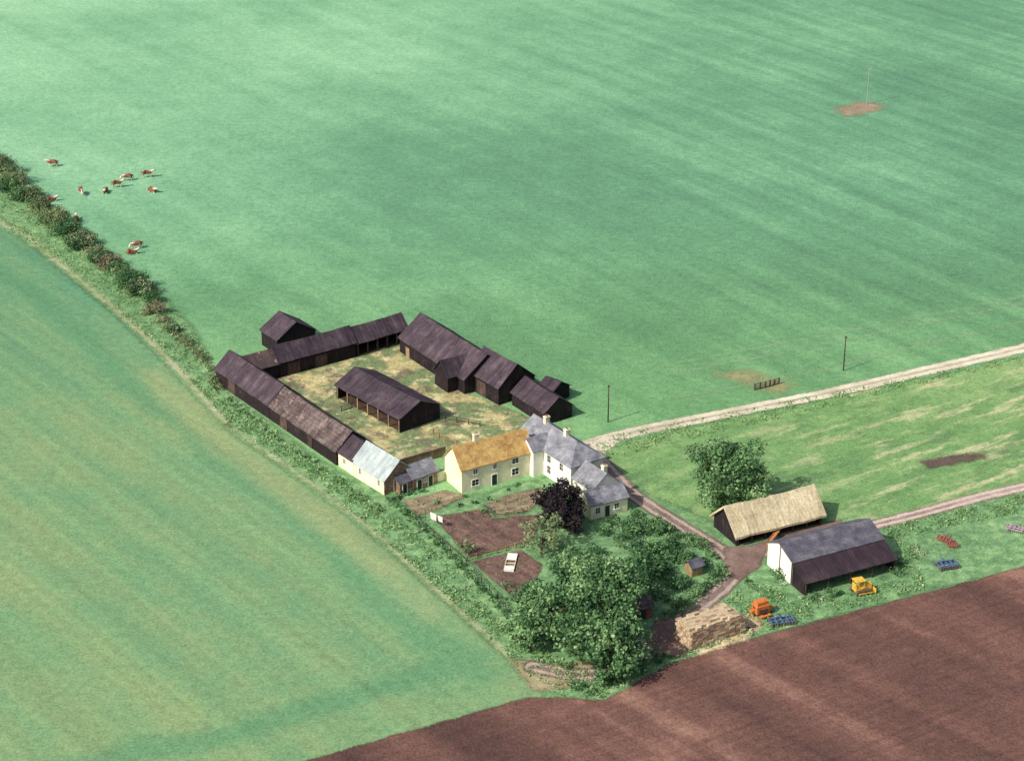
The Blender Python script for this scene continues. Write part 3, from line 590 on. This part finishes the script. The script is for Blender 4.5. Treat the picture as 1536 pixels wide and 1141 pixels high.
def rows(name,a,b,c,n,mat,r=0.22,h=0.25,step=0.7):
    a,b,c=[np.array(S(*q)) for q in (a,b,c)]; it=[]
    for i in range(n):
        o=(c-a)*i/max(n-1,1)
        it+=along([tuple(a+o),tuple(b+o)],step,r,h,0.4)
    shrubs(name,it,mat,260,0.07)
rows("vegetable_rows",(668,778),(712,768),(688,806),4,lf_green); rows("vegetable_rows",(615,756),(660,743),(630,770),4,lf_olive); rows("vegetable_rows",(735,764),(800,742),(760,772),3,lf_green)
rows("vegetable_rows",(725,848),(775,836),(740,862),3,lf_olive)
def scatter_poly(pts,n):
    a=np.array(pts); out=np.zeros((0,2))
    while len(out)<n:
        q=rng.uniform(a.min(0),a.max(0),(n*2,2)); d=poly_d(q[:,0],q[:,1],pts); out=np.concatenate([out,q[d>0.3]])
    return out[:n]
def tufts(name,polys,mat,size=0.16):
    Q=np.concatenate([scatter_poly(p,n) for p,n in polys]); cl=np.sin(Q[:,0]*0.9)*np.cos(Q[:,1]*0.7)+rng.normal(0,0.5,len(Q)); Q=Q[cl>0]
    n=len(Q); C=np.column_stack([Q,rng.uniform(0.05,0.35,n)]); Nn=rng.normal(size=(n,3))*np.array([1,1,0.3])
    V,Fq,t=leaf_quads(C,rng.uniform(0.6,1.5,n)*size,Nn,rng.uniform(0,1,n)); return mesh_np(name,V,Fq,[mat],{'tone':t})
tufts("long_grass",[(W([(250,535),(345,640),(500,748),(650,880),(790,1015),(850,1044),(905,1050),(1010,990),(985,960),(900,1010),(780,960),(690,860),(600,775),(500,705),(330,580)]),14000),
  (W([(1010,990),(1230,926),(1340,898),(1390,885),(1380,800),(1340,800),(1345,870),(1190,900),(1150,870),(1110,880),(1050,930)]),7000),
  (W([(0,335),(100,404),(250,535),(330,580),(290,490),(230,445),(100,345),(0,280)]),7000),
  (W([(880,660),(1536,532),(1536,542),(910,690)]),4000),(W([(1320,792),(1536,740),(1536,770),(1330,810)]),2500)],lf_grass)
# ------------------------------------------------------------------ straw stack
straw=bmat("straw",[(0.15,(150,132,106)),(0.45,(184,166,136)),(0.75,(206,190,160)),(0.95,(222,210,184))],(0.5,2,2),2.5,bump=0.8,grain=0.3)
strawd=bmat("old_straw",[(0.15,(128,106,88)),(0.5,(160,136,112)),(0.9,(188,166,138))],(0.5,2,2),2.5,bump=0.8,grain=0.3)
P0=Vector(S(1036,976)); Q0=Vector(S(1120,948)); ang=math.atan2((Q0-P0).y,(Q0-P0).x)
m=MB(); nx,ny,nz=10,8,9
for k in range(nz):
    for i in range(nx):
        for j in range(ny):
            mx=nx-(0 if k<6 else (k-5))*0.5-rng.uniform(0,0.4)
            if i>=mx and k>3: continue
            if k==nz-1 and rng.random()<0.12: continue
            if 0<i<nx-3 and 0<j<ny-1 and k<nz-3: continue
            m.cur=0 if rng.random()<(0.75 if k>=nz-2 else 0.4) else 1
            cx=i*0.98+0.49+(0.2 if k%2 else 0)+rng.normal(0,0.03); cy=j*0.52+0.26+rng.normal(0,0.03)
            M=Matrix.Translation((cx,cy,k*0.385))@Matrix.Rotation(rng.normal(0,0.03),4,'Z'); m.box(-0.48,0.48,-0.255,0.255,0,0.375,M)
for _ in range(9):
    M=Matrix.Translation((nx+rng.uniform(-0.1,1.6),rng.uniform(0,4),0.0))@Matrix.Rotation(rng.uniform(0,3),4,'Z'); m.box(-0.47,0.47,-0.25,0.25,0,0.37,M)
o=m.obj("straw_bale_stack",[straw,strawd],bevel=0.03); o.location=(P0.x,P0.y,0); o.rotation_euler=(0,0,ang)
poly_sheet("loose_straw",W([(1105,925),(1135,918),(1142,940),(1118,960),(1040,985),(1060,968)]),0.5,0.11,ground_mat("loose_straw",[(0.2,(162,146,112)),(0.5,(192,176,140)),(0.9,(214,202,166))],big=.1,med=.4,streak=0,fine=.4,edge=(1.0,0.6)),1.5)
# ------------------------------------------------------------------ machines
rubber=paint("rubber",(38,36,38),0.9); steel=paint("rusty_steel",(96,78,72),0.7)
yel=paint("yellow_paint",(218,176,70)); orange=paint("orange_paint",(200,120,62)); blue=paint("blue_paint",(80,106,150)); red=paint("red_paint",(154,86,80))
def wheel(m,x,y,r,w_): m.cur=1; m.tube((x,y-w_/2,r),(x,y+w_/2,r),r,r,16); m.cur=0; m.tube((x,y-w_/2-0.02,r),(x,y+w_/2+0.02,r),r*0.5,r*0.5,10)
x,y=S(1292,888); E=empty("crawler_tractor",x,y,0.35)
m=MB()
for s in (-1,1):
    prof=[(-1.5,0.45),(-1.3,0.1),(1.2,0.1),(1.5,0.45),(1.25,0.85),(-1.25,0.85)]
    m.prism(prof,s*0.85-0.22,s*0.85+0.22,'y')
m.obj("tracks",[steel],E,0.03)
m=MB(); m.box(0.0,1.55,-0.45,0.45,0.6,1.5); m.box(-1.4,0.0,-0.62,0.62,0.6,1.15); m.box(-1.3,-0.5,-0.5,0.5,1.15,1.4); m.box(-1.45,-1.25,-0.5,0.5,1.1,1.9); m.obj("hood",[yel],E,0.05)
m=MB()
for a in (-1.3,0.1):
    for b_ in (-0.6,0.6): m.tube((a,b_,1.1),(a,b_,2.35),0.05,0.05,6)
m.box(-1.5,0.25,-0.75,0.75,2.35,2.45); m.obj("canopy",[yel],E,0.02)
m=MB(); m.box(1.75,1.85,-1.3,1.3,0.12,0.95); m.box(-1.1,1.75,1.1,1.2,0.35,0.5); m.box(-1.1,1.75,-1.2,-1.1,0.35,0.5); m.tube((0.8,0.2,1.5),(0.8,0.2,2.1),0.06,0.06,6); m.obj("blade",[yel],E,0.02)
x,y=S(1141,921); E=empty("baler",x,y,0.5)
m=MB(); m.box(-1.3,1.1,-0.8,0.75,0.6,1.9); m.box(-1.1,0.9,-0.6,0.6,1.9,2.5); m.prism([(1.1,0.6),(1.9,0.7),(1.9,1.1),(1.1,1.5)],-0.4,0.4,'y'); m.box(-1.9,-1.3,-0.35,0.35,0.7,1.3); m.obj("body",[orange],E,0.05)
m=MB(); m.box(-0.9,0.7,-0.83,-0.8,0.8,1.3); m.box(-1.33,-1.3,-0.3,0.3,1.4,1.8); m.obj("vents",[steel],E)
m=MB(); m.cur=1; wheel(m,0.1,-0.98,0.42,0.25); wheel(m,0.1,0.95,0.42,0.25); m.obj("wheels",[steel,rubber],E)
m=MB(); m.box(-0.9,0.9,-1.45,-0.85,0.25,0.5); m.tube((-0.9,-1.3,0.4),(0.9,-1.3,0.4),0.22,0.22,10); m.box(1.6,3.0,-0.08,0.08,0.45,0.6); m.obj("pickup",[orange],E,0.02)
def harrow(name,px,py,ang,mat,L=3.6,Wd=1.8,discs=True):
    x,y=S(px,py); E=empty(name,x,y,ang); m=MB()
    for yy in (-Wd/2,0,Wd/2): m.box(-L/2,L/2,yy-0.09,yy+0.09,0.5,0.62)
    for i in range(5): xx=-L/2+L*i/4; m.box(xx-0.08,xx+0.08,-Wd/2-0.1,Wd/2+0.1,0.63,0.73)
    m.box(-0.06,0.06,Wd/2,Wd/2+1.5,0.6,0.72); m.tube((0,Wd/2,0.7),(0,0,1.3),0.05,0.05,6); m.tube((-0.5,Wd/2,0.7),(0,0,1.3),0.05,0.05,6)
    m.obj("frame",[mat],E,0.01); m=MB()
    for i in range(9):
        xx=-L/2+L*i/8
        for yy in (-Wd/2,Wd/2):
            if discs: m.tube((xx-0.02,yy,0.3),(xx+0.03,yy+0.02,0.3),0.3,0.27,12)
            else: m.tube((xx,yy,0.5),(xx+0.08,yy-0.15,0.03),0.04,0.02,5)
    m.obj("discs" if discs else "tines",[mat if not discs else steel],E); return E
harrow("disc_harrow",1172,934,0.25,blue,3.6,1.6); harrow("disc_harrow",1420,850,0.3,blue,3.2,1.8)
harrow("cultivator",1416,812,-0.6,red,2.2,1.0,False); harrow("cultivator",1428,820,-0.2,red,1.6,1.0,False); harrow("cultivator",1522,796,-0.5,paint("faded_paint",(176,150,168)),2.6,1.4,False)
x,y=S(1150,818); E=empty("bale_elevator",x,y,0.9); m=MB(); M=Matrix.Rotation(-0.35,4,'Y')
m.box(0,3.6,-0.35,-0.28,0,0.25,M); m.box(0,3.6,0.28,0.35,0,0.25,M); m.box(0,3.6,-0.28,0.28,0.02,0.07,M); m.obj("trough",[paint("faded_orange",(164,112,76),0.7)],E)
m=MB(); m.cur=1; wheel(m,2.0,-0.6,0.35,0.15); wheel(m,2.0,0.6,0.35,0.15); m.cur=0; m.tube((2,-0.5,0.35),(2.6,-0.3,0.95),0.04,0.04,6); m.tube((2,0.5,0.35),(2.6,0.3,0.95),0.04,0.04,6); m.obj("undercarriage",[steel,rubber],E)
x,y=S(763,858); E=empty("cold_frame",x,y,-0.12); m=MB(); m.box(-0.8,0.8,0,0.08,0,0.4); m.box(-0.8,0.8,5.3,5.38,0,0.4); m.box(-0.8,-0.72,0.08,5.3,0,0.4); m.box(0.72,0.8,0.08,5.3,0,0.4)
for i in range(6): yy=0.1+i*1.03; m.box(-0.78,0.78,yy-0.05,yy+0.05,0.40,0.44)
m.obj("frame",[wpaint],E); m=MB(); m.box(-0.72,0.72,0.1,1.4,0.36,0.385); m.box(-0.72,0.72,3.2,5.2,0.36,0.385); m.obj("lights",[bmat("whitewashed_glass",[(0.2,(196,206,200)),(0.9,(226,232,226))],grain=0.05)],E)
m=MB(); m.box(-0.7,0.7,1.45,3.15,0.05,0.12); m.obj("soil_bed",[timber],E)
x,y=S(658,790); E=empty("clothes_line",x,y,AXA+0.2); m=MB(); m.tube((-3,0,0),(-3,0,2.2),0.05,0.04,6); m.tube((3,0,0),(3,0,2.2),0.05,0.04,6); m.tube((-3,0,2.15),(3,0,2.15),0.012,0.012,4); m.obj("posts",[dtimber],E)
m=MB()
for a,b_,h_ in ((-1.9,-0.5,1.3),(-0.2,0.9,1.1)):
    n=6; P=[]
    for i in range(n+1):
        xx=a+(b_-a)*i/n; P+= [(xx,0.02*math.sin(i*2),2.14),(xx,0.08*math.sin(i*1.7+1)+0.05,2.14-h_)]
    m.poly(P,[(2*i,2*i+2,2*i+3,2*i+1) for i in range(n)])
m.obj("washing",[wpaint],E)
m=MB()
for i in range(14):
    px,py=random.uniform(1105,1145),random.uniform(930,950); x,y=S(px,py); a=random.uniform(0,3); m.box(-0.4,0.4,-0.05,0.05,0.12,0.2,Matrix.Translation((x,y,0))@Matrix.Rotation(a,4,'Z'))
m.obj("timber_scraps",[timber])
# ------------------------------------------------------------------ cows
def cow_mesh(kind):
    if kind=='lie':
        J=[(-0.95,0,0.52),(-0.2,0,0.55),(0.55,0,0.58),(0.95,0,0.85),(1.25,0,1.05),(1.55,0,0.9)]
        R=[.36,.46,.38,.2,.17,.1]; legs=[]
        for s in (-1,1):
            legs+=[[(2),(0.55,s*.3,.25,.14),(0.95,s*.34,.12,.08),(0.6,s*.4,.07,.06)],[(0),(-.8,s*.4,.3,.2),(-.35,s*.5,.14,.1),(-.75,s*.52,.07,.06)]]
        tail=[(-1.3,.05,.45,.04),(-1.45,.2,.1,.04)]
    else:
        hd=[(0.98,0,1.22),(1.32,0,0.8),(1.5,0,0.38)] if kind=='graze' else [(1.0,0,1.45),(1.32,0,1.6),(1.66,0,1.42)]
        J=[(-0.95,0,1.2),(-0.2,0,1.1),(0.55,0,1.14)]+hd; R=[.33,.43,.37,.22,.17,.10]; legs=[]
        for s,o in ((-1,0.12),(1,-0.08)):
            legs+=[[(2),(0.5,s*.24,.85,.15),(0.52+o,s*.24,.48,.085),(0.52+o,s*.24,.24,.06),(0.56+o,s*.24,.04,.075)],[(0),(-.85,s*.24,.88,.2),(-.72-o,s*.25,.68,.13),(-1.0-o,s*.25,.48,.075),(-.96-o,s*.25,.24,.06),(-.92-o,s*.25,.04,.075)]]
        tail=[(-1.28,0,1.2,.05),(-1.36,0,.8,.035),(-1.34,0,.45,.06)]
    V=list(J); rad=list(R); E=[(i,i+1) for i in range(5)]
    for lg in legs:
        p=lg[0]
        for q in lg[1:]: V.append(q[:3]); rad.append(q[3]); E.append((p,len(V)-1)); p=len(V)-1
    p=0
    for q in tail: V.append(q[:3]); rad.append(q[3]); E.append((p,len(V)-1)); p=len(V)-1
    for s in (-1,1):
        h=J[4]; V.append((h[0]-0.05,s*.3,h[2]+0.1)); rad.append(.05); E.append((4,len(V)-1))
    me=bpy.data.meshes.new("c"); me.from_pydata(V,E,[]); o=bpy.data.objects.new("c",me); COL.objects.link(o)
    o.modifiers.new("s","SKIN"); sb=o.modifiers.new("u","SUBSURF"); sb.levels=1; sb.render_levels=1
    for i,r in enumerate(rad): me.skin_vertices[0].data[i].radius=(r,r*1.0)
    me.skin_vertices[0].data[1].use_root=True
    dg=bpy.context.evaluated_depsgraph_get(); dg.update(); nm=bpy.data.meshes.new_from_object(o.evaluated_get(dg)); nm.name="cow_"+kind
    bpy.data.objects.remove(o)
    n=len(nm.vertices); c=np.zeros(n*3); nm.vertices.foreach_get("co",c); c=c.reshape(-1,3)
    wz=0.5 if kind!='lie' else 0.16; hx=1.15
    belly=(c[:,2]<(0.8 if kind!='lie' else 0.25))&(c[:,0]>-0.7)
    tone=((c[:,2]<wz)|(c[:,0]>hx)|belly|((c[:,0]>0.7)&(c[:,2]>(1.35 if kind!='lie' else 0.9)))).astype(np.float32)
    at=nm.attributes.new("tone",'FLOAT','POINT'); at.data.foreach_set("value",tone)
    for p in nm.polygons: p.use_smooth=True
    nm.materials.clear(); nm.materials.append(hide); return nm
s=NT("hereford_hide"); n=s.noise(s.obj(),3,3); hide=s.fin(s.mix(s.attr('tone'),s.ramp(n,[(0.3,(108,66,50)),(0.7,(140,90,68))]),lin((212,204,184))),0.8)
CM={k:cow_mesh(k) for k in ('graze','stand','lie')}
for px,py,k,a in [(79,250,'stand',3.3),(78,302,'lie',0.4),(122,292,'graze',-1.2),(158,289,'lie',-1.5),(177,281,'stand',0.2),(191,271,'graze',3.4),(222,266,'stand',0.1),(229,288,'lie',-0.6),(115,331,'lie',1.8),(205,373,'graze',3.6),(199,381,'lie',0.3)]:
    x,y=S(px,py); o=bpy.data.objects.new("cow",CM[k]); COL.objects.link(o); o.location=(x,y,0); o.rotation_euler=(0,0,a); o.scale=(1.15,)*3
